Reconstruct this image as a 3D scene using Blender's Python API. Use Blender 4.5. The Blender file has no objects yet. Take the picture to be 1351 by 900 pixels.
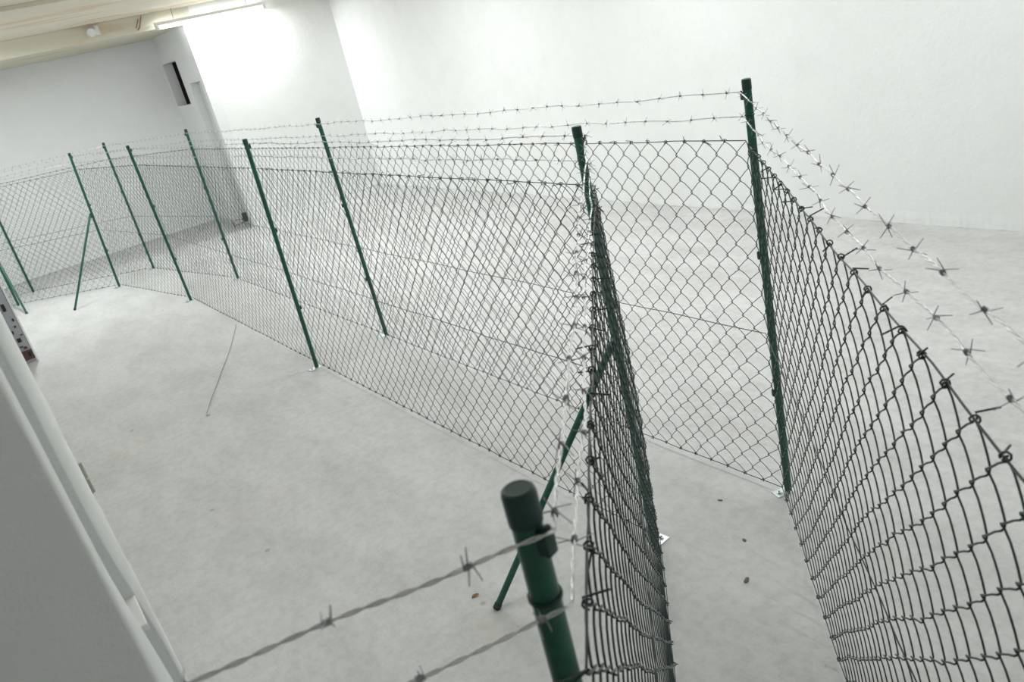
import bpy, bmesh, math, random
import numpy as np
from mathutils import Vector, Matrix
random.seed(7); rng = np.random.default_rng(11)
scene = bpy.context.scene
COL = scene.collection

# ------------------------------------------------------------------ camera
cam_d = bpy.data.cameras.new('camera'); cam = bpy.data.objects.new('camera', cam_d); COL.objects.link(cam)
cam_d.sensor_fit = 'HORIZONTAL'; cam_d.sensor_width = 36.0; cam_d.lens = 1044.8 / 1351 * 36
CR = Vector((0.78588, -0.57859, -0.21821)); CU = Vector((0.39103, 0.19161, 0.90021)); CF = Vector((0.47905, 0.79279, -0.37683))
M = Matrix((CR, CU, -CF)).transposed().to_4x4(); M.translation = Vector((0, 0, 1.842))
cam.matrix_world = M
cam_d.clip_start = 0.02
cam_d.dof.use_dof = True; cam_d.dof.focus_distance = 3.0; cam_d.dof.aperture_fstop = 9.0
scene.camera = cam

# ------------------------------------------------------------------ world, exposure
w = bpy.data.worlds.new('world'); scene.world = w; w.use_nodes = True
w.node_tree.nodes['Background'].inputs[0].default_value = (0.9, 0.95, 1, 1)
w.node_tree.nodes['Background'].inputs[1].default_value = 0.3
scene.view_settings.view_transform = 'Standard'; scene.view_settings.look = 'None'
scene.view_settings.gamma = 1.0; scene.view_settings.use_curve_mapping = False
scene.view_settings.exposure = 0.0
# ceiling batten lights: (x centre, y, z of the tube, rotation about z, watts); the first one is in view
LAMPS = [(3.26, 10.40, 2.545, 0.0, 34.0), (3.0, 6.9, 2.655, 0.0, 50.0), (3.2, 4.3, 2.655, 0.0, 36.0), (3.3, 1.9, 2.655, math.pi / 2, 29.0),
         (.25, 9.5, 2.655, math.pi / 2, 60.0), (2.2, -1.3, 2.655, 0.0, 18.0), (.55, 2.6, 2.655, math.pi / 2, 9.0)]  # these three are added fill for back wall, pier and left floor

# ------------------------------------------------------------------ helpers
def link(o, parent=None):
    COL.objects.link(o)
    if parent is not None: o.parent = parent
    return o
def tag(o, label=None, cat=None, group=None, kind=None):
    if label: o['label'] = label
    if cat: o['category'] = cat
    if group: o['group'] = group
    if kind: o['kind'] = kind
    return o
def empty(name, loc=(0, 0, 0)):
    o = bpy.data.objects.new(name, None); o.location = loc; o.empty_display_size = 0.1
    return link(o)
def mesh_np(name, V, F, mat, smooth=True):
    """mesh from numpy verts (n,3) and quads (m,4)"""
    me = bpy.data.meshes.new(name)
    me.vertices.add(len(V)); me.vertices.foreach_set('co', np.asarray(V, np.float32).ravel())
    me.loops.add(F.size); me.loops.foreach_set('vertex_index', np.asarray(F, np.int32).ravel())
    me.polygons.add(len(F)); me.polygons.foreach_set('loop_start', np.arange(0, F.size, 4, dtype=np.int32))
    me.polygons.foreach_set('use_smooth', np.full(len(F), smooth))
    me.update(calc_edges=True); me.validate()
    if mat: me.materials.append(mat)
    return me
def obj(name, me, parent=None):
    return link(bpy.data.objects.new(name, me), parent)
class MB:
    """collects simple shapes in one bmesh"""
    def __init__(self): self.bm = bmesh.new()
    def box(self, a, b, bev=0.0, rot=None, about=None):
        a = Vector(a); b = Vector(b); c = (a + b) / 2; d = b - a
        r = bmesh.ops.create_cube(self.bm, size=1)
        bmesh.ops.scale(self.bm, vec=d, verts=r['verts'])
        vs = r['verts']
        if bev > 0:
            es = list({e for v in vs for e in v.link_edges})
            rb = bmesh.ops.bevel(self.bm, geom=es, offset=bev, segments=2, affect='EDGES', profile=0.6)
            vs = list({v for f in rb['faces'] for v in f.verts} | {v for v in vs if v.is_valid})
        if rot is not None: bmesh.ops.rotate(self.bm, cent=(0, 0, 0), matrix=rot, verts=vs)
        bmesh.ops.translate(self.bm, vec=c, verts=vs)
        return self
    def lathe(self, prof, n=20, origin=(0, 0, 0), mat=None, cap=True):
        """prof: (r,z) list about local z; mat a 3x3 to turn it"""
        O = Vector(origin); rings = []
        for r, z in prof:
            ring = []
            for k in range(n):
                a = 2 * math.pi * k / n; p = Vector((r * math.cos(a), r * math.sin(a), z))
                if mat is not None: p = mat @ p
                ring.append(self.bm.verts.new(O + p))
            rings.append(ring)
        for a, b in zip(rings, rings[1:]):
            for k in range(n): self.bm.faces.new((a[k], a[(k + 1) % n], b[(k + 1) % n], b[k]))
        if cap:
            self.bm.faces.new(list(reversed(rings[0]))); self.bm.faces.new(rings[-1])
        return self
    def tube(self, pts, r, n=8):
        pts = [Vector(p) for p in pts]; rings = []; nrm = None
        for i, p in enumerate(pts):
            t = (pts[min(i + 1, len(pts) - 1)] - pts[max(i - 1, 0)]).normalized()
            if nrm is None:
                nrm = t.cross(Vector((0, 0, 1)) if abs(t.z) < .9 else Vector((1, 0, 0))).normalized()
            nrm = (nrm - t * nrm.dot(t)).normalized(); b = t.cross(nrm)
            rr = r[i] if isinstance(r, (list, tuple)) else r
            rings.append([self.bm.verts.new(p + nrm * (rr * math.cos(2 * math.pi * k / n)) + b * (rr * math.sin(2 * math.pi * k / n))) for k in range(n)])
        for a, b in zip(rings, rings[1:]):
            for k in range(n): self.bm.faces.new((a[k], a[(k + 1) % n], b[(k + 1) % n], b[k]))
        self.bm.faces.new(list(reversed(rings[0]))); self.bm.faces.new(rings[-1])
        return self
    def poly(self, pts): self.bm.faces.new([self.bm.verts.new(p) for p in pts]); return self
    def mesh(self, name, mat, smooth=False):
        bmesh.ops.recalc_face_normals(self.bm, faces=self.bm.faces)
        me = bpy.data.meshes.new(name); self.bm.to_mesh(me); self.bm.free()
        if mat: me.materials.append(mat)
        if smooth:
            for p in me.polygons: p.use_smooth = True
            try: me.set_sharp_from_angle(angle=math.radians(38))
            except Exception: pass
        return me
    def build(self, name, mat, parent=None, smooth=False): return obj(name, self.mesh(name, mat, smooth), parent)

# ------------------------------------------------------------------ materials
def new_mat(name, color=(.8, .8, .8), rough=.6, metal=0.0, spec=.5):
    m = bpy.data.materials.new(name); m.use_nodes = True
    b = m.node_tree.nodes['Principled BSDF']
    b.inputs['Base Color'].default_value = (*color, 1); b.inputs['Roughness'].default_value = rough
    b.inputs['Metallic'].default_value = metal; b.inputs['Specular IOR Level'].default_value = spec
    return m, m.node_tree, b
def nd(nt, t, **k):
    n = nt.nodes.new(t)
    for a, v in k.items(): setattr(n, a, v)
    return n
def noise(nt, scale, detail=6, rough=.6, mapping=None, dist=0.0):
    n = nd(nt, 'ShaderNodeTexNoise'); n.inputs['Scale'].default_value = scale; n.inputs['Detail'].default_value = detail
    n.inputs['Roughness'].default_value = rough; n.inputs['Distortion'].default_value = dist
    tc = nd(nt, 'ShaderNodeTexCoord'); src = tc.outputs['Object']
    if mapping:
        mp = nd(nt, 'ShaderNodeMapping'); mp.inputs['Scale'].default_value = mapping[0]; mp.inputs['Rotation'].default_value = mapping[1]
        nt.links.new(src, mp.inputs[0]); src = mp.outputs[0]
    nt.links.new(src, n.inputs['Vector']); return n
def ramp(nt, src, stops):
    r = nd(nt, 'ShaderNodeValToRGB'); e = r.color_ramp.elements
    while len(e) < len(stops): e.new(0.5)
    for k, (p, c) in enumerate(stops): e[k].position = p; e[k].color = (*c, 1) if len(c) == 3 else c
    nt.links.new(src, r.inputs[0]); return r
def mix(nt, fac, a, b, mode='MIX'):
    m = nd(nt, 'ShaderNodeMix', data_type='RGBA', blend_type=mode)
    for s, v in ((m.inputs[0], fac), (m.inputs[6], a), (m.inputs[7], b)):
        if hasattr(v, 'is_output'): nt.links.new(v, s)
        elif isinstance(v, (int, float)): s.default_value = v
        else: s.default_value = (*v, 1)
    return m.outputs[2]
def bump(nt, b, src, strength, dist=.01, prev=None):
    n = nd(nt, 'ShaderNodeBump'); n.inputs['Strength'].default_value = strength; n.inputs['Distance'].default_value = dist
    nt.links.new(src, n.inputs['Height'])
    if prev is not None: nt.links.new(prev, n.inputs['Normal'])
    nt.links.new(n.outputs[0], b.inputs['Normal']); return n.outputs[0]

def wall_mat(name, base, stain, bmp=.25):
    m, nt, b = new_mat(name, base, .85, 0, .25)
    n1 = noise(nt, 1.1, 8, .65); n2 = noise(nt, 5, 8, .7)
    r1 = ramp(nt, n1.outputs[0], [(.55, (0, 0, 0)), (.78, (1, 1, 1))])
    r2 = ramp(nt, n2.outputs[0], [(.3, (.96, .96, .96)), (.7, (1, 1, 1))])
    c = mix(nt, r1.outputs[0], base, stain); c = mix(nt, 1.0, c, r2.outputs[0], 'MULTIPLY')
    nt.links.new(c, b.inputs['Base Color'])
    n3 = noise(nt, 28, 8, .65); n4 = noise(nt, 160, 4, .6)
    p = bump(nt, b, n3.outputs[0], bmp, .012); bump(nt, b, n4.outputs[0], bmp * .6, .003, p)
    return m
WHITE = wall_mat('white_painted_plaster', (.83, .84, .83), (.79, .79, .76))
WHITE2 = wall_mat('cool_white_painted_plaster', (.80, .81, .81), (.76, .765, .75))
JAMB = wall_mat('coarse_white_plaster', (.78, .80, .79), (.74, .755, .74), .35)

def floor_mat():
    m, nt, b = new_mat('cement_screed', (.5, .5, .48), .62, 0, .35)
    n1 = noise(nt, .7, 8, .6); n2 = noise(nt, 3.2, 10, .7, ((1, .45, 1), (0, 0, .6)))
    n3 = noise(nt, 22, 8, .7); n4 = noise(nt, 1.6, 5, .5)
    base = mix(nt, n1.outputs[0], (.565, .567, .555), (.625, .628, .617))
    r2 = ramp(nt, n2.outputs[0], [(.32, (.80, .80, .79)), (.58, (1, 1, 1))])
    c = mix(nt, .9, base, r2.outputs[0], 'MULTIPLY')
    r3 = ramp(nt, n3.outputs[0], [(.32, (.80, .80, .79)), (.56, (1, 1, 1))])
    c = mix(nt, .75, c, r3.outputs[0], 'MULTIPLY')
    r4 = ramp(nt, n4.outputs[0], [(.64, (0, 0, 0)), (.78, (.5, .5, .5))])
    c = mix(nt, r4.outputs[0], c, (.56, .48, .40))
    v = nd(nt, 'ShaderNodeTexVoronoi'); v.inputs['Scale'].default_value = 3.0
    tc = nd(nt, 'ShaderNodeTexCoord'); nt.links.new(tc.outputs['Object'], v.inputs['Vector'])
    rv = ramp(nt, v.outputs['Distance'], [(.025, (.45, .43, .38)), (.045, (1, 1, 1))])
    c = mix(nt, .55, c, rv.outputs[0], 'MULTIPLY')
    nt.links.new(c, b.inputs['Base Color'])
    p = bump(nt, b, n2.outputs[0], .25, .02); p = bump(nt, b, n3.outputs[0], .2, .006, p)
    n5 = noise(nt, 120, 3, .6); bump(nt, b, n5.outputs[0], .15, .002, p)
    rr = ramp(nt, n3.outputs[0], [(.3, (.55, .55, .55)), (.7, (.72, .72, .72))]); nt.links.new(rr.outputs[0], b.inputs['Roughness'])
    return m
FLOOR = floor_mat()
def ceil_mat(name, base, dark, stain):
    m, nt, b = new_mat(name, base, .85, 0, .2)
    n1 = noise(nt, 2.2, 8, .65, ((.6, 2.0, 2.0), (0, 0, 0))); n2 = noise(nt, 1.3, 6, .6, ((.7, 3.0, 3.0), (0, 0, 0)))
    c = mix(nt, n1.outputs[0], base, dark)
    r = ramp(nt, n2.outputs[0], [(.54, (0, 0, 0)), (.70, (.8, .8, .8))])
    c = mix(nt, r.outputs[0], c, stain); nt.links.new(c, b.inputs['Base Color'])
    n3 = noise(nt, 14, 8, .7); bump(nt, b, n3.outputs[0], .3, .015)
    return m
CEIL = ceil_mat('stained_cream_ceiling', (.78, .735, .62), (.70, .65, .54), (.62, .42, .24))
BEAM = ceil_mat('stained_beam_plaster', (.70, .68, .57), (.62, .59, .48), (.60, .42, .26))
def green_mat():
    m, nt, b = new_mat('green_coated_steel', (.010, .105, .060), .34, 0, .5)
    n = noise(nt, 30, 5, .6); r = ramp(nt, n.outputs[0], [(.3, (.006, .070, .042)), (.7, (.010, .104, .064))])
    nt.links.new(r.outputs[0], b.inputs['Base Color']); bump(nt, b, n.outputs[0], .05, .002)
    return m
GREEN = green_mat()
CAPM = new_mat('dark_green_plastic', (.007, .040, .033), .42)[0]
def wire_mat():
    m, nt, b = new_mat('green_pvc_wire', (.016, .050, .042), .38, 0, .5)
    n = noise(nt, 9, 4, .6); r = ramp(nt, n.outputs[0], [(.3, (.007, .022, .020)), (.7, (.012, .038, .031))])
    nt.links.new(r.outputs[0], b.inputs['Base Color']); return m
WIRE = wire_mat()
def galv_mat(name, a, bb, rough):
    m, nt, b = new_mat(name, a, rough, .85)
    n = noise(nt, 60, 4, .6); r = ramp(nt, n.outputs[0], [(.3, a), (.7, bb)]); nt.links.new(r.outputs[0], b.inputs['Base Color'])
    return m
GALV = galv_mat('galvanised_wire', (.62, .63, .63), (.85, .86, .86), .30)
BARBM = galv_mat('dull_galvanised_barb', (.22, .22, .24), (.38, .38, .40), .45)
PLATE = galv_mat('galvanised_plate', (.55, .60, .60), (.72, .76, .76), .4)
WPLAST = new_mat('white_plastic', (.82, .82, .80), .4)[0]
BLACK = new_mat('black_plastic', (.015, .015, .017), .5)[0]
VOID = new_mat('painted_dark_opening', (.010, .004, .009), .9, 0, .1)[0]  # near-black colour stands in for the unlit depth of the slit
DOORM = wall_mat('pale_grey_door_paint', (.68, .69, .68), (.64, .64, .61), .05)
RUST = wall_mat('rusty_brown_metal', (.13, .075, .06), (.24, .13, .09), .3)
GREYP = wall_mat('grey_metal_panel', (.40, .41, .44), (.30, .30, .32), .1)
COPPER = new_mat('brown_cable', (.30, .15, .11), .5)[0]
EARTH = new_mat('dark_debris', (.16, .14, .11), .9)[0]
LEAF = new_mat('dry_orange_leaf', (.42, .22, .07), .8)[0]
GLOW = bpy.data.materials.new('lit_tube'); GLOW.use_nodes = True
_b = GLOW.node_tree.nodes['Principled BSDF']; _b.inputs['Base Color'].default_value = (.9, .9, .9, 1)
_b.inputs['Emission Color'].default_value = (.96, .99, 1, 1); _b.inputs['Emission Strength'].default_value = 30.0

# ------------------------------------------------------------------ setting
XR, YN, YB, XW = 4.86, 10.54, 12.21, 2.93      # right wall, near back wall, far back wall, return face
XL, YF, ZC, ZB = -1.3, -3.2, 2.73, 2.55        # hidden left wall, wall behind the camera, ceiling, beam underside
def struct(o): o['kind'] = 'structure'; return o
mb = MB()
nx, ny = 40, 90
mb.box((XL - .2, YF - .2, -.12), (XR + .2, YB + .2, 0)); struct(mb.build('floor', FLOOR))
struct(MB().box((XR, YF - .2, 0), (XR + .18, YB + .2, 2.95)).build('wall_right', WHITE))
struct(MB().box((XL - .2, YB, 0), (XW, YB + .18, 2.95)).build('wall_back', WHITE2))
struct(MB().box((XW + .13, YN, 0), (XR, YN + .15, 2.95)).build('wall_back_near', WHITE))
struct(MB().box((XL - .18, 1.7, 0), (XL, YB, 2.95)).build('wall_left', WHITE2))
struct(MB().box((XL - .18, YF, 0), (XL, 1.7, 2.95)).build('wall_left_near', WHITE2))
struct(MB().box((XL - .2, YF - .18, 0), (XR, YF, 2.95)).build('wall_behind', WHITE2))
# return wall with a slit window and a door niche
T = .13
mb = MB()
mb.box((XW, YN, 0), (XW + T, 10.66, 2.95))
mb.box((XW, 10.66, 1.89), (XW + T, 11.17, 2.95))
mb.box((XW, 11.17, 0), (XW + T, 11.45, 2.95))
mb.box((XW, 11.45, 0), (XW + T, 12.17, 1.64)); mb.box((XW, 11.45, 2.205), (XW + T, 12.17, 2.95))
mb.box((XW, 12.17, 0), (XW + T, YB + .18, 2.95))
struct(mb.build('wall_return', WHITE2))
struct(MB().box((XW + T, 11.40, 1.58), (XW + T + .03, 12.2, 2.26)).build('window_1', VOID))  # solid panel closing the slit, painted dark in place of shade
d = empty('door_1', (XW + T, 10.9, 0)); struct(d)
MB().box((-.03, -.235, 0.005), (.01, .265, 1.885), .004).build('door_leaf', DOORM, d)
MB().box((-.05, -.238, 0.0), (-.03, -.212, 1.888), .003).build('door_stop', WPLAST, d)
MB().box((-.045, -.19, .93), (-.03, -.17, 1.05), .003).tube([(-.045, -.18, 1.0), (-.075, -.18, 1.0), (-.075, -.10, 1.0)], .008).build('door_handle', PLATE, d, True)
# ceiling: slab, beam over the return, second shallow beam
struct(MB().box((XL - .2, YF - .2, ZC), (XR + .2, YB + .2, ZC + .15)).build('ceiling', CEIL))
struct(MB().box((XL, YN, ZB), (XW + T, YB, ZC), .006).build('trim_1', BEAM))
struct(MB().box((XL, 7.7, ZC - .035), (XR, 8.28, ZC), .004).build('trim_2', CEIL))
# ragged plaster foot along the right wall
def ragged(name, a, bpt, normal, n, hmin, hmax, dmax, mat):
    a = Vector(a); bpt = Vector(bpt); nr = Vector(normal); V = []; F = []
    h = hmin; dd = dmax * .5
    for k in range(n + 1):
        p = a.lerp(bpt, k / n)
        h += random.uniform(-.004, .004); h = min(hmax, max(hmin, h))
        dd += random.uniform(-.003, .003); dd = min(dmax, max(dmax * .35, dd))
        g = max(0.0, .004 + .008 * math.sin(k * .11) + random.uniform(-.004, .007)); V += [p + nr * .001 + Vector((0, 0, 0)), p + nr * dd + Vector((0, 0, g)), p + nr * (dd * .8) + Vector((0, 0, g + h * .5)), p + Vector((0, 0, g + h))]
        if k:
            for q in range(3): F.append((4 * k - 4 + q, 4 * k + q, 4 * k + q + 1, 4 * k - 3 + q))
    o = obj(name, mesh_np(name, np.array([list(v) for v in V]), np.array(F), mat, False)); return struct(o)
ragged('baseboard_right', (XR, YF, 0), (XR, YN, 0), (-1, 0, 0), 640, .05, .10, .006, WHITE)
ragged('baseboard_back_near', (XR, YN, 0), (XW + .02, YN, 0), (0, -1, 0), 120, .02, .05, .008, WHITE)
ragged('baseboard_back', (XL, YB, 0), (XW, YB, 0), (0, -1, 0), 160, .02, .05, .008, WHITE2)

# near wall pier with a stepped, splayed jamb (its face looks towards the camera)
def sst(a, b, x): t = min(1, max(0, (x - a) / (b - a))); return t * t * (3 - 2 * t)
prof = [(XL, 1.0, 0), (-.046, 1.0, 0), (-.0425, 1.003, 0), (-.0405, 1.010, .25), (-.0405, 1.138, .8), (-.0425, 1.15, .9), (-.10, 1.15, .2), (-.10, 1.25, .2),
        (-.0345, 1.25, 1), (-.0315, 1.253, 1), (-.0195, 1.685, .12), (-.0225, 1.70, .1), (XL, 1.70, 0)]
zs = [0, .2, .4, .6] + [.7 + .05 * k for k in range(27)] + [2.2, 2.5, ZC]
V = []; n = len(prof)
for z in zs:
    g = .014 * (1 - sst(1.0, 1.3, z))
    for k, (x, y, wgt) in enumerate(prof):
        j = random.uniform(-.0012, .0012) if k in (10, 11) else (random.uniform(-.0003, .0003) if 0 < k < n - 1 else 0)
        V.append((x + wgt * g + j, y, z))
F = [(r * n + k, r * n + (k + 1) % n, (r + 1) * n + (k + 1) % n, (r + 1) * n + k) for r in range(len(zs) - 1) for k in range(n)]
pier = obj('wall_pier', mesh_np('wall_pier', np.array(V), np.array(F), JAMB, True)); struct(pier)
pier.data.set_sharp_from_angle(angle=math.radians(50))
bm = bmesh.new(); bm.from_mesh(pier.data); bmesh.ops.recalc_face_normals(bm, faces=bm.faces); bm.to_mesh(pier.data); bm.free()
zb = 1.842 * (1 - 1.2 / 3.15)
MB().box((-.062, 1.155, zb - .006), (-.026, 1.249, zb + .006), .002).build('latch_plate', WPLAST, pier)
zh = 1.842 * (1 - 1.69 / 4.75)
h = MB().lathe([(.0045, 0), (.0045, .035)], 8, (-.0175, 1.69, zh)).lathe([(.0045, 0), (.0045, .03)], 8, (-.0175, 1.69, zh - .034))
h.box((-.04, 1.684, zh - .035), (-.0175, 1.689, zh + .035), .001); h.build('old_hinge', new_mat('painted_old_hinge', (.42, .42, .36), .7)[0], pier)
mbp = MB(); pts = []
for k in range(40):
    z = .62 - k * .012; pts.append((-.0165 + .003 * math.sin(k * .35) + .001 * math.sin(k * 1.3), 1.694, z))
mbp.tube(pts, .0022, 6).build('cable', new_mat('painted_cable', (.62, .63, .61), .7)[0], pier)

# ------------------------------------------------------------------ lights of the room and added fill
def batten(x, y, z, rz, watts, label):
    root = empty('fluorescent_light', (x, y, z)); root.rotation_euler.z = rz
    tag(root, label, 'lamp', 'ceiling batten lights')
    MB().box((-.68, -.03, .022), (.68, .03, .062), .004).build('housing', WPLAST, root)
    for s in (-1, 1): MB().box((s * .66 - .02, -.022, -.02), (s * .66 + .02, .022, .03), .005).build('lamp_holder', WPLAST, root)
    t = MB().lathe([(.013, -.64), (.013, .64)], 12, (0, 0, 0), Matrix.Rotation(math.pi / 2, 3, 'Y')).build('tube', GLOW, root, True)
    t.visible_shadow = True
    for s in (-.45, .45):
        MB().tube([(s, 0, .06), (s + .01, 0, ZC - z + .0)], .004, 6).build('suspension_rod', COPPER, root)
    L = bpy.data.lights.new('batten_light', 'AREA'); L.shape = 'RECTANGLE'; L.size = 1.28; L.size_y = .05; L.energy = watts; L.color = (.94, .985, 1); L.spread = math.pi
    lo = bpy.data.objects.new('batten_light', L); link(lo, root); lo.location = (0, 0, -.018)
    if y > 10: L.size = .95; lo.location.x = .16        # stays clear of the return corner
    return root
lab = ['lit fluorescent batten light along the top of the white wall', 'ceiling batten light outside the picture, above the far middle posts', 'ceiling batten light outside the picture, middle of the room',
       'ceiling batten light outside the picture, above the nearest posts', 'added unseen batten light left of the far posts, brightening the back wall', 'added unseen batten light behind the camera, brightening the pier', 'added unseen batten light above the left floor, brightening it']
for (x, y, z, rz, wt), l in zip(LAMPS, lab): batten(x, y, z, rz, wt, l)
sp = empty('spotlight', (1.93, YN, 2.655)); tag(sp, 'small white round spotlight on the cream ceiling beam', 'lamp')
MB().box((.03, -.03, -.045), (.075, 0, .055), .006).build('mount', WPLAST, sp)
sm = Matrix.Rotation(math.radians(112), 3, 'X') @ Matrix.Rotation(math.radians(-14), 3, 'Y')
MB().lathe([(.012, -.05), (.034, -.045), (.040, -.02), (.046, .04), (.048, .06), (.044, .06), (.038, .045), (.01, .04)], 20, (-.02, -.07, 0), sm).build('lamp_head', WPLAST, sp, True)
MB().tube([(.04, -.025, .0), (.01, -.05, 0), (-.015, -.07, 0)], .008).build('arm', WPLAST, sp)
cb = tag(MB().tube([(2.50, YN - .01, 2.715), (2.47, YN - .02, 2.66), (2.44, YN - .015, 2.60), (2.41, YN - .01, 2.575)], .006, 6).build('brown_cable', COPPER), 'short brown cable hanging on the ceiling beam left of the lamp', 'cable')
MB().tube([(2.455, YN - .012, 2.69), (2.43, YN - .02, 2.65), (2.40, YN - .015, 2.60)], .005, 6).build('cable_end', COPPER, cb)

# ------------------------------------------------------------------ fences
S, ROWS, Z0, Z1, PR = .041, 30, .022, 1.318, .0132
def tubes(P, r, sides, ref):
    """P (n,m,3) paths of equal length -> verts, quads; ref vector or (n,1,3) never parallel to the path"""
    n, m, _ = P.shape
    Tn = np.empty_like(P); Tn[:, 1:-1] = P[:, 2:] - P[:, :-2]; Tn[:, 0] = P[:, 1] - P[:, 0]; Tn[:, -1] = P[:, -1] - P[:, -2]
    Tn /= np.linalg.norm(Tn, axis=2, keepdims=True) + 1e-12
    B = np.cross(Tn, np.broadcast_to(ref, P.shape)); B /= np.linalg.norm(B, axis=2, keepdims=True) + 1e-12
    N = np.cross(B, Tn)
    a = np.arange(sides) * 2 * np.pi / sides
    V = P[:, :, None, :] + r * (np.cos(a)[None, None, :, None] * N[:, :, None, :] + np.sin(a)[None, None, :, None] * B[:, :, None, :])
    idx = np.arange(n * m * sides).reshape(n, m, sides)
    A0 = idx[:, :-1, :]; A1 = np.roll(A0, -1, 2); B0 = idx[:, 1:, :]; B1 = np.roll(B0, -1, 2)
    return V.reshape(-1, 3), np.stack([A0, A1, B1, B0], -1).reshape(-1, 4)
def joinvf(parts):
    Vs, Fs, o = [], [], 0
    for V, F in parts: Vs.append(V); Fs.append(F + o); o += len(V)
    return np.concatenate(Vs), np.concatenate(Fs)

def post_meshes():
    p = MB().lathe([(PR, 0.003), (PR, 1.494)], 20).mesh('post', GREEN, True)
    c = MB().lathe([(PR + .0002, -.029), (PR + .0013, -.029), (PR + .0015, -.002), (PR + .0008, .0015), (PR - .0010, .0030), (PR - .003, .0034), (PR - .004, .0030), (PR - .0046, .0030), (.003, .0030), (.001, .0030)], 24, (0, 0, 1.497)).mesh('post_cap', CAPM, True)
    k = MB().box((PR - .002, -.006, -.011), (PR + .0095, .006, .012), .002).box((PR + .005, -.0035, .010), (PR + .0095, .0035, .017), .0012).mesh('wire_clip', CAPM, True)
    r = MB().lathe([(PR + .0002, -.0014), (PR + .0022, -.0014), (PR + .0022, .0014), (PR + .0002, .0014)], 20).mesh('tie_ring', WIRE, True)
    b = MB().box((-.02, -.022, 0), (.058, .022, .004), .0012).mesh('base_plate', PLATE)
    t = MB().lathe([(.0075, .0), (.0075, .005), (.004, .006), (.0035, .012)], 6).mesh('bolt', PLATE)
    return p, c, k, r, b, t
PM = post_meshes()
def barb_mesh(seed):
    rr = random.Random(seed); parts = []
    for q in range(2):
        a0 = rr.uniform(-.4, .4) + q * (1.2 + rr.uniform(-.4, .8)); L0, L1 = rr.uniform(.014, .020), rr.uniform(.014, .020); off = (-.0028 if q else .0006); pts = []
        d0 = a0 + math.pi / 2 + math.pi
        e0 = Vector((off + rr.uniform(-.006, .006), L0 * math.cos(d0) + .003 * math.cos(a0), L0 * math.sin(d0) + .003 * math.sin(a0))); pts.append(e0)
        for k in range(17):
            a = a0 + k / 16 * 2 * math.pi * 2; pts.append(Vector((off + k / 16 * .0035, .0025 * math.cos(a), .0025 * math.sin(a))))
        d1 = a + math.pi / 2
        pts.append(Vector((off + .0035 + rr.uniform(-.006, .006), L1 * math.cos(d1) + .003 * math.cos(a), L1 * math.sin(d1) + .003 * math.sin(a))))
        parts.append(pts)
    m = MB()
    for pts in parts: m.tube(pts, [.0005] + [.00075] * (len(pts) - 2) + [.0005], 5)
    return m.mesh('barb', BARBM, True)
BARBS = [barb_mesh(s) for s in range(8)]

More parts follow.
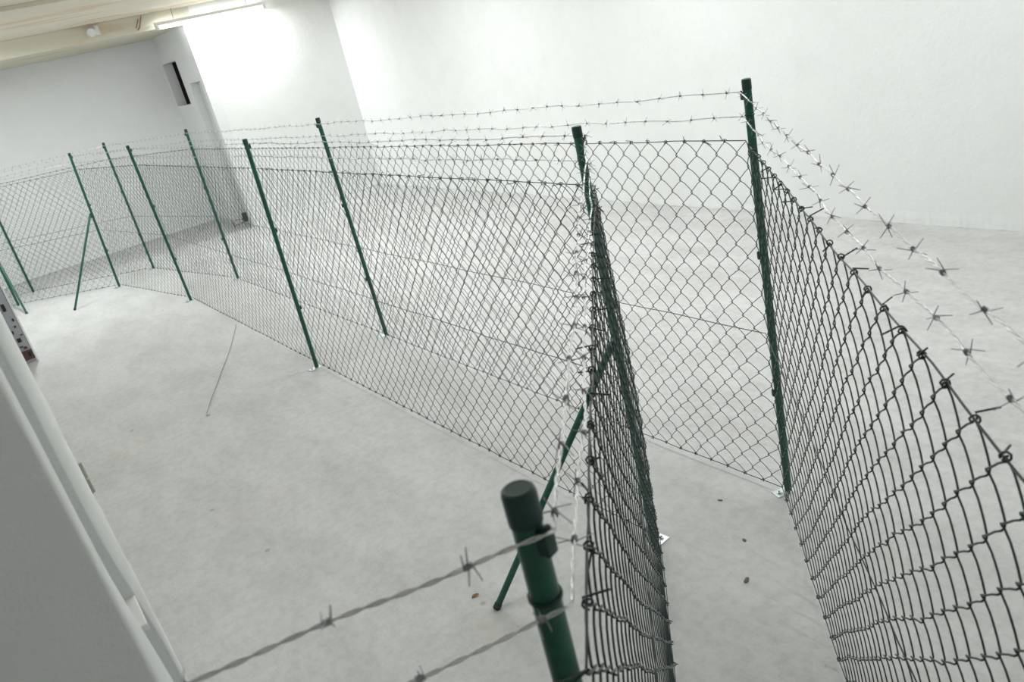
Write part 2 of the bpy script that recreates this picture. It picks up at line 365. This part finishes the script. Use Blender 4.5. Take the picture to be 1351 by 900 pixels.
class Fence:
    def __init__(self, label, posts, side, free_end, near_segs):
        """posts: list of (base xy, top xyz or None, plate angle or None); side +1: mesh on the right of travel"""
        self.root = empty('chain_link_fence', (posts[0][0][0], posts[0][0][1], 0)); tag(self.root, label, 'fence', 'chain-link fences')
        self.inv = Vector((-posts[0][0][0], -posts[0][0][1], 0))
        self.base = np.array([p[0] for p in posts] + [free_end], float)
        self.top = np.array([(p[1][:2] if p[1] else p[0]) for p in posts] + [free_end], float)
        self.side = side; self.near = near_segs; self.np = len(posts)
        self.off = PR + .0085
        self.Bp = self.offset(self.base, self.off); self.Tp = self.offset(self.top, self.off)
        for (b, t, ang), k in zip(posts, range(len(posts))): self.post(b, t, ang, k)
    def place(self, o): o.location = o.location + self.inv; return o
    def normals(self, P):
        d = np.diff(P, axis=0); d /= np.linalg.norm(d, axis=1, keepdims=True)
        return np.stack([d[:, 1], -d[:, 0]], 1) * self.side
    def offset(self, P, o):
        n = self.normals(P); out = P.copy()
        for k in range(len(P)):
            a = n[max(k - 1, 0)]; b = n[min(k, len(n) - 1)]; m = (a + b) / np.linalg.norm(a + b)
            out[k] = P[k] + m * o / max(.6, m @ a)
        return out
    def inner(self, k):
        n = self.normals(self.base); a = n[max(k - 1, 0)] + n[min(k, len(n) - 1)]; return math.atan2(a[1], a[0])
    def post(self, b, t, ang, k):
        P, Cp, K, R, Bm, Bt = PM
        p = obj('post', P, self.root); p.location = Vector((b[0], b[1], 0)) + self.inv
        if t:
            dv = Vector((t[0] - b[0], t[1] - b[1], 1.5)); p.rotation_euler = Vector((0, 0, 1)).rotation_difference(dv).to_euler()
        obj('post_cap', Cp, p)
        ia = self.inner(k)
        for z in (1.452, .935, .42):
            c = obj('wire_clip', K, p); c.location.z = z; c.rotation_euler.z = ia
        r = obj('tie_ring', R, p); r.location.z = 1.392
        if ang is not None:
            q = obj('base_plate', Bm, p); q.rotation_euler.z = ang
            v = obj('bolt', Bt, p); v.location = (.04 * math.cos(ang), .04 * math.sin(ang), .004)
    def brace(self, foot, head):
        f = Vector(foot); h = Vector(head); d = (h - f).normalized()
        o = MB().tube([f + d * .004 - f, h - f], .0115, 16).build('brace', GREEN, self.root, True); o.location = f + self.inv
        rot = Vector((0, 0, 1)).rotation_difference(d).to_matrix()
        MB().lathe([(.0135, 0), (.0135, .02), (.012, .024)], 16, (0, 0, .001), rot).build('end_cap', CAPM, o, True)
        MB().box((-.016, -.006, -.03), (.016, .006, .012), .003, rot).build('brace_clamp', CAPM, o).location = h - f
    def pos(self, seg, t, z, wo):
        """arrays t (0..1 in segment), z, wo (out of plane) -> world points relative to root"""
        b = self.Bp[seg] + (self.Bp[seg + 1] - self.Bp[seg]) * t[..., None]; tp = self.Tp[seg] + (self.Tp[seg + 1] - self.Tp[seg]) * t[..., None]
        f = (z / 1.5)[..., None]; xy = b * (1 - f) + tp * f + self.normals(self.base)[seg] * wo[..., None]
        return np.concatenate([xy, z[..., None]], -1) + np.array([self.inv.x, self.inv.y, 0])
    def mesh_bay(self, seg):
        L = np.linalg.norm(self.Bp[seg + 1] - self.Bp[seg]); nc = max(2, int(round(L / (2 * S))) * 2); near = seg in self.near
        ov, dd, wr = .0030, .0026, (.00142 if seg == 0 or (self.side > 0 and seg == 1) else .00122)
        K = np.arange(nc + 1); J = np.arange(ROWS + 1)
        hh = (Z1 - Z0) / ROWS
        gj = rng.normal(0, .0016, (nc + 1, ROWS + 1)); gv = rng.normal(0, .0020, (nc + 1, ROWS + 1))
        # slow drift of the weave
        ph = rng.uniform(0, 6.28, 6)
        uu = K[:, None] * S; vv = J[None, :] * hh
        gj += .006 * np.sin(uu * 3.1 + vv * 4 + ph[0]) + .004 * np.sin(uu * 7 - vv * 6 + ph[1])
        gv += .005 * np.sin(uu * 2.3 + ph[2]) * np.sin(vv * math.pi / 1.3) + .003 * np.sin(uu * 9 + vv * 3 + ph[3])
        edge = np.minimum(1, np.minimum(K, nc - K) / 2.0)[:, None]
        gj *= edge; gv[:, 0] *= .15; gv[:, -1] *= .15; gj[:, 0] *= .5; gj[:, -1] *= .5
        bulge = (.010 * np.sin(uu * 2.0 + ph[4]) + .006 * np.sin(uu * 4.7 + vv * 3 + ph[5])) * np.sin(np.pi * np.clip(vv / 1.3, 0, 1)) * edge
        U = uu + gj; Zn = Z0 + vv + gv
        i = np.arange(nc)[:, None]; par = (i + J[None, :]) & 1; k = i + par
        u = U[k, J[None, :]] + np.where(par == 1, ov, -ov); z = Zn[k, J[None, :]]; wv = bulge[k, J[None, :]]
        # 4 points per half row (vertex, lead-out, middle, lead-in)
        sgn = np.where(par[:, :-1] == 1, 1.0, -1.0)     # right to left in front, left to right behind
        ts = (0, .10, .30, .50, .70, .90) if near else (0, .12, .50, .88)
        rows = []
        for t in ts:
            du = u[:, :-1] * (1 - t) + u[:, 1:] * t; dz = z[:, :-1] * (1 - t) + z[:, 1:] * t; dw = wv[:, :-1] * (1 - t) + wv[:, 1:] * t
            bow = np.where(sgn < 0, 4 * t * (1 - t), 0.0); kb = .0054 if self.side > 0 else .0032; dz = dz + kb * bow; du = du - .7 * kb * bow   # one diagonal springs outwards
            s = 0.0 if t == 0 else (.75 if t in (.10, .90, .12, .88) else 1.0)
            if near and t in (.10, .90):      # rounder bends
                uv = u[:, :-1] if t == .10 else u[:, 1:]; du = du * .55 + uv * .45
            rows.append(np.stack([du, dz, dw + sgn * dd * s], -1))
        P = np.stack(rows, 2).reshape(nc, -1, 3); last = np.stack([u[:, -1], z[:, -1], wv[:, -1]], -1)[:, None, :]
        P = np.concatenate([P, last], 1)
        W = self.pos(seg, P[..., 0] / L / (1 if True else 1) * (L / (nc * S)), P[..., 1], P[..., 2])
        nr = np.array([*self.normals(self.base)[seg], 0.0])
        parts = [tubes(W, wr if near else .0011, 6 if near else 4, nr[None, None, :])]
        # twisted knuckles with cut ends along both selvedges
        dirv = np.array([*((self.Bp[seg + 1] - self.Bp[seg]) / L), 0.0]); up = np.array([0, 0, 1.0])
        for j, zz, sg in ((ROWS, Z1, 1), (0, Z0, -1)):
            pth = []
            for kk in range(nc + 1):
                if (kk + j) % 2 == 1 or kk in (0, nc): continue   # where two wires meet
                c0 = self.pos(seg, np.array(kk / nc + gj[kk, j] / L), np.array(zz), np.array(0.0))
                loop = []
                rr = .0052; a0 = rng.uniform(0, 6.28)
                for q in range(11):
                    a = a0 + q / 10 * 2 * math.pi * 1.35
                    loop.append(c0 + dirv * (-.005 + .010 * q / 10) + rr * (math.cos(a) * up + math.sin(a) * nr))
                dirs = dirv * rng.uniform(-1, 1) + nr * rng.normal(0, 1.0) + up * sg * rng.uniform(-.5, .7)
                dirs /= np.linalg.norm(dirs); ln = (rng.uniform(.016, .034) if sg > 0 else rng.uniform(.006, .012))
                loop.append(loop[-1] + dirs * ln * .4); loop.append(loop[-1] + dirs * ln * .6)
                pth.append(loop)
            if pth: parts.append(tubes(np.array(pth), wr if near else .0011, 5 if near else 4, np.array([.37, .61, .70])[None, None, :]))
        V, F = joinvf(parts)
        tag(obj('wire_mesh', mesh_np('wire_mesh', V, F, WIRE), self.root), kind='stuff')
    def line_pts(self, z, step, amp, wo=0.0, segs=None, sag=0.0):
        out = []
        for s in (segs if segs is not None else range(len(self.Bp) - 1)):
            L = np.linalg.norm(self.Bp[s + 1] - self.Bp[s]); m = max(4, int(L / step)); t = np.arange(m) / m
            ph = rng.uniform(0, 6.28, 6); e = np.sin(np.pi * t)
            k1, k2, k3 = 2 * math.pi / .9, 2 * math.pi / .33, 2 * math.pi / .17
            x = t * L
            zz = z + np.minimum(1, e * 4) * amp * (np.sin(k1 * x + ph[0]) + .6 * np.sin(k2 * x + ph[1]) + .3 * np.sin(k3 * x + ph[4])) - sag * e
            ww = wo + np.minimum(1, e * 4) * amp * (np.sin(k1 * x + ph[2]) + .6 * np.sin(k2 * x + ph[3]) + .3 * np.sin(k3 * x + ph[5]))
            out.append(self.pos(s, t, zz, ww))
        s = (segs if segs is not None else range(len(self.Bp) - 1))[-1]
        out.append(self.pos(s, np.array([1.0]), np.array([z]), np.array([wo])))
        return np.concatenate(out)
    def tension(self, z, amp=.0015, r=.0016):
        P = self.line_pts(z, .05, amp)
        V, F = tubes(P[None], r, 6, np.array([0, 0, 1.0])[None, None, :])
        obj('tension_wire', mesh_np('tension_wire', V, F, WIRE), self.root)
    def barbed(self, z, amp, phase):
        P = self.line_pts(z, .0055, amp, .002, sag=.004)
        d = np.gradient(P, axis=0); d /= np.linalg.norm(d, axis=1, keepdims=True)
        side = np.cross(d, [0, 0, 1.0]); side /= np.linalg.norm(side, axis=1, keepdims=True); upv = np.cross(side, d)
        arc = np.concatenate([[0], np.cumsum(np.linalg.norm(np.diff(P, axis=0), axis=1))])
        parts = []
        for q in (0, math.pi):
            a = arc * 2 * math.pi / .042 + q; o = .00125
            Q = P + o * (np.cos(a)[:, None] * side + np.sin(a)[:, None] * upv)
            parts.append(tubes(Q[None], .00105, 5, np.array([0, 0, 1.0])[None, None, :]))
        V, F = joinvf(parts); wobj = obj('barbed_wire', mesh_np('barbed_wire', V, F, GALV), self.root)
        s = phase
        while s < arc[-1]:
            i = int(np.searchsorted(arc, s)); i = min(i, len(P) - 1)
            b = obj('barb', BARBS[random.randrange(len(BARBS))], wobj); X = Vector(d[i]); Y = Vector(side[i]); Zv = Vector(upv[i])
            mt = Matrix((X, Y, Zv)).transposed() @ Matrix.Rotation(random.uniform(0, 6.28), 3, 'X')
            b.location = Vector(P[i]); b.rotation_euler = mt.to_euler()
            s += .102 + random.uniform(-.010, .010)
    def finish(self, ph):
        for s in range(len(self.Bp) - 1): self.mesh_bay(s)
        for z in (Z1, .655, Z0): self.tension(z)
        self.barbed(1.466, .0026, ph[0]); self.barbed(1.392, .0030, ph[1])

PI = math.pi
front = Fence('green chain-link fence nearest the camera, with slanted braces, enclosing the left floor', [
    ((-.52, .715), None, None), ((.258, .472), None, PI), ((1.479, 1.817), (1.478, 1.818), .1), ((1.422, 4.846), (1.46, 4.834), PI + .35),
    ((1.373, 7.885), (1.362, 7.887), PI + .3), ((1.034, 9.713), (1.103, 9.705), PI + .2), ((.065, 10.642), None, PI + .2)], 1, (-1.28, 10.95), (0, 1, 2))
front.brace((.902, 2.012, 0), (1.468, 1.832, .80)); front.brace((.501, 9.313, 0), (1.045, 9.66, .84)); front.brace((.097, 10.014, 0), (.066, 10.60, .86))
front.finish((.035, .07))
rear = Fence('green chain-link fence further back, running past the right white wall', [
    ((.356, -.111), None, None), ((2.011, 1.642), (2.012, 1.64), PI - .3), ((1.966, 4.873), (1.953, 4.878), PI), ((1.905, 8.065), (1.931, 8.059), PI),
    ((1.5, 10.082), (1.512, 10.08), PI), ((.276, 11.213), None, PI)], -1, (-1.28, 11.75), (0, 1))
rear.finish((.03, .06))

# ------------------------------------------------------------------ small things on the floor
lw = [(1.383, 6.477, .012)]
for k in range(1, 30):
    t = k / 29; lw.append((1.383 + (.688 - 1.383) * t + .012 * math.sin(t * 5), 6.477 + (4.86 - 6.477) * t, .004 + .004 * abs(math.sin(t * 9))))
o = MB().tube(lw, .0022, 6).build('loose_wire', new_mat('dull_steel_wire', (.22, .21, .19), .5, .5)[0]); tag(o, 'thin loose wire lying on the floor in front of the long fence', 'wire')
MB().lathe([(.010, 0), (.011, .006), (.008, .012)], 10, (.688, 4.86, .0)).build('end_washer', PLATE, o, True)

cab = empty('worn_cabinet', (0, 7.8, 0)); tag(cab, 'worn grey and brown metal cabinet at the far left edge', 'cabinet')
MB().box((-.42, 0, 0), (-.0, .32, 1.25), .004).build('body', GREYP, cab)
MB().box((-.012, -.006, .0), (.002, .012, 1.25), .002).build('edge_strip', WPLAST, cab)
MB().box((-.092, -.004, .13), (-.016, .002, 1.2), .001).build('front_panel', GREYP, cab)
MB().box((-.42, -.008, 0), (-.094, .004, 1.22), .002).build('side_panel', RUST, cab)
MB().box((-.092, -.007, .03), (-.012, .004, .115), .002).build('plinth', RUST, cab)
for x0, x1, z0, z1, mm in ((-.075, -.05, .485, .55, BLACK), (-.045, -.032, .385, .41, BLACK), (-.055, -.04, .33, .345, BLACK), (-.080, -.05, .20, .235, BLACK), (-.086, -.076, .28, .31, BLACK),
                           (-.05, -.028, .055, .10, BLACK), (-.085, -.06, .15, .165, RUST), (-.04, -.022, .25, .262, RUST), (-.13, -.115, .24, .26, WPLAST), (-.125, -.10, .10, .112, WPLAST), (-.06, -.035, .13, .15, RUST)):
    MB().box((x0, -.012, z0), (x1, -.003, z1), .001).build('slot', mm, cab)

bx = empty('socket_box', (XW - .005, 10.72, 0)); tag(bx, 'small black box with loose thin rods on the floor beside the doorway', 'box')
MB().box((-.05, -.03, .075), (.0, .05, .19), .008).build('housing', BLACK, bx)
for a, bb in (((-.03, .05, .10), (-.05, .42, .07)), ((-.02, .02, .075), (-.12, .30, .012)), ((-.12, .30, .012), (-.10, .45, .05)), ((-.12, .30, .10), (-.12, .30, .005))):
    MB().tube([a, bb], .005, 6).build('rod', new_mat('mossy_rod', (.16, .15, .08), .7)[0], bx)
def chip(name, x, y, s, mat, label, cat, seed):
    rr = random.Random(seed); m = MB(); bm = m.bm
    r = bmesh.ops.create_icosphere(bm, subdivisions=2, radius=s)
    for v in r['verts']:
        v.co.x *= 1.7; v.co.z = max(0, v.co.z * .5 + s * .1); v.co *= rr.uniform(.8, 1.2)
    a = rr.uniform(0, 3.1); bmesh.ops.rotate(bm, cent=(0, 0, 0), matrix=Matrix.Rotation(a, 3, 'Z'), verts=r['verts'])
    o = m.build(name, mat); o.location = (x, y, 0); tag(o, label, cat)
chip('debris_chip', 1.531, 1.454, .0085, EARTH, 'small dark chip on the floor between the two fences, nearest the camera', 'debris', 1)
chip('debris_chip', 1.686, 1.586, .006, EARTH, 'tiny dark chip on the floor between the fences, left of the post foot', 'debris', 2)
chip('debris_chip', 1.817, 1.803, .0055, EARTH, 'tiny flat chip on the corridor floor just below the mesh edge', 'debris', 3)
lf = MB()
lv = [(-.016, 0, .001), (-.006, .007, .006), (.008, .006, .004), (.018, 0, .002), (.007, -.007, .005), (-.007, -.006, .003)]
lf.bm.faces.new([lf.bm.verts.new(v) for v in lv])
r = bmesh.ops.solidify(lf.bm, geom=list(lf.bm.faces), thickness=.0008)
o = lf.build('dry_leaf', LEAF); o.location = (.887, 2.124, .001); tag(o, 'tiny dry orange leaf on the floor near the slanted brace foot', 'leaf')
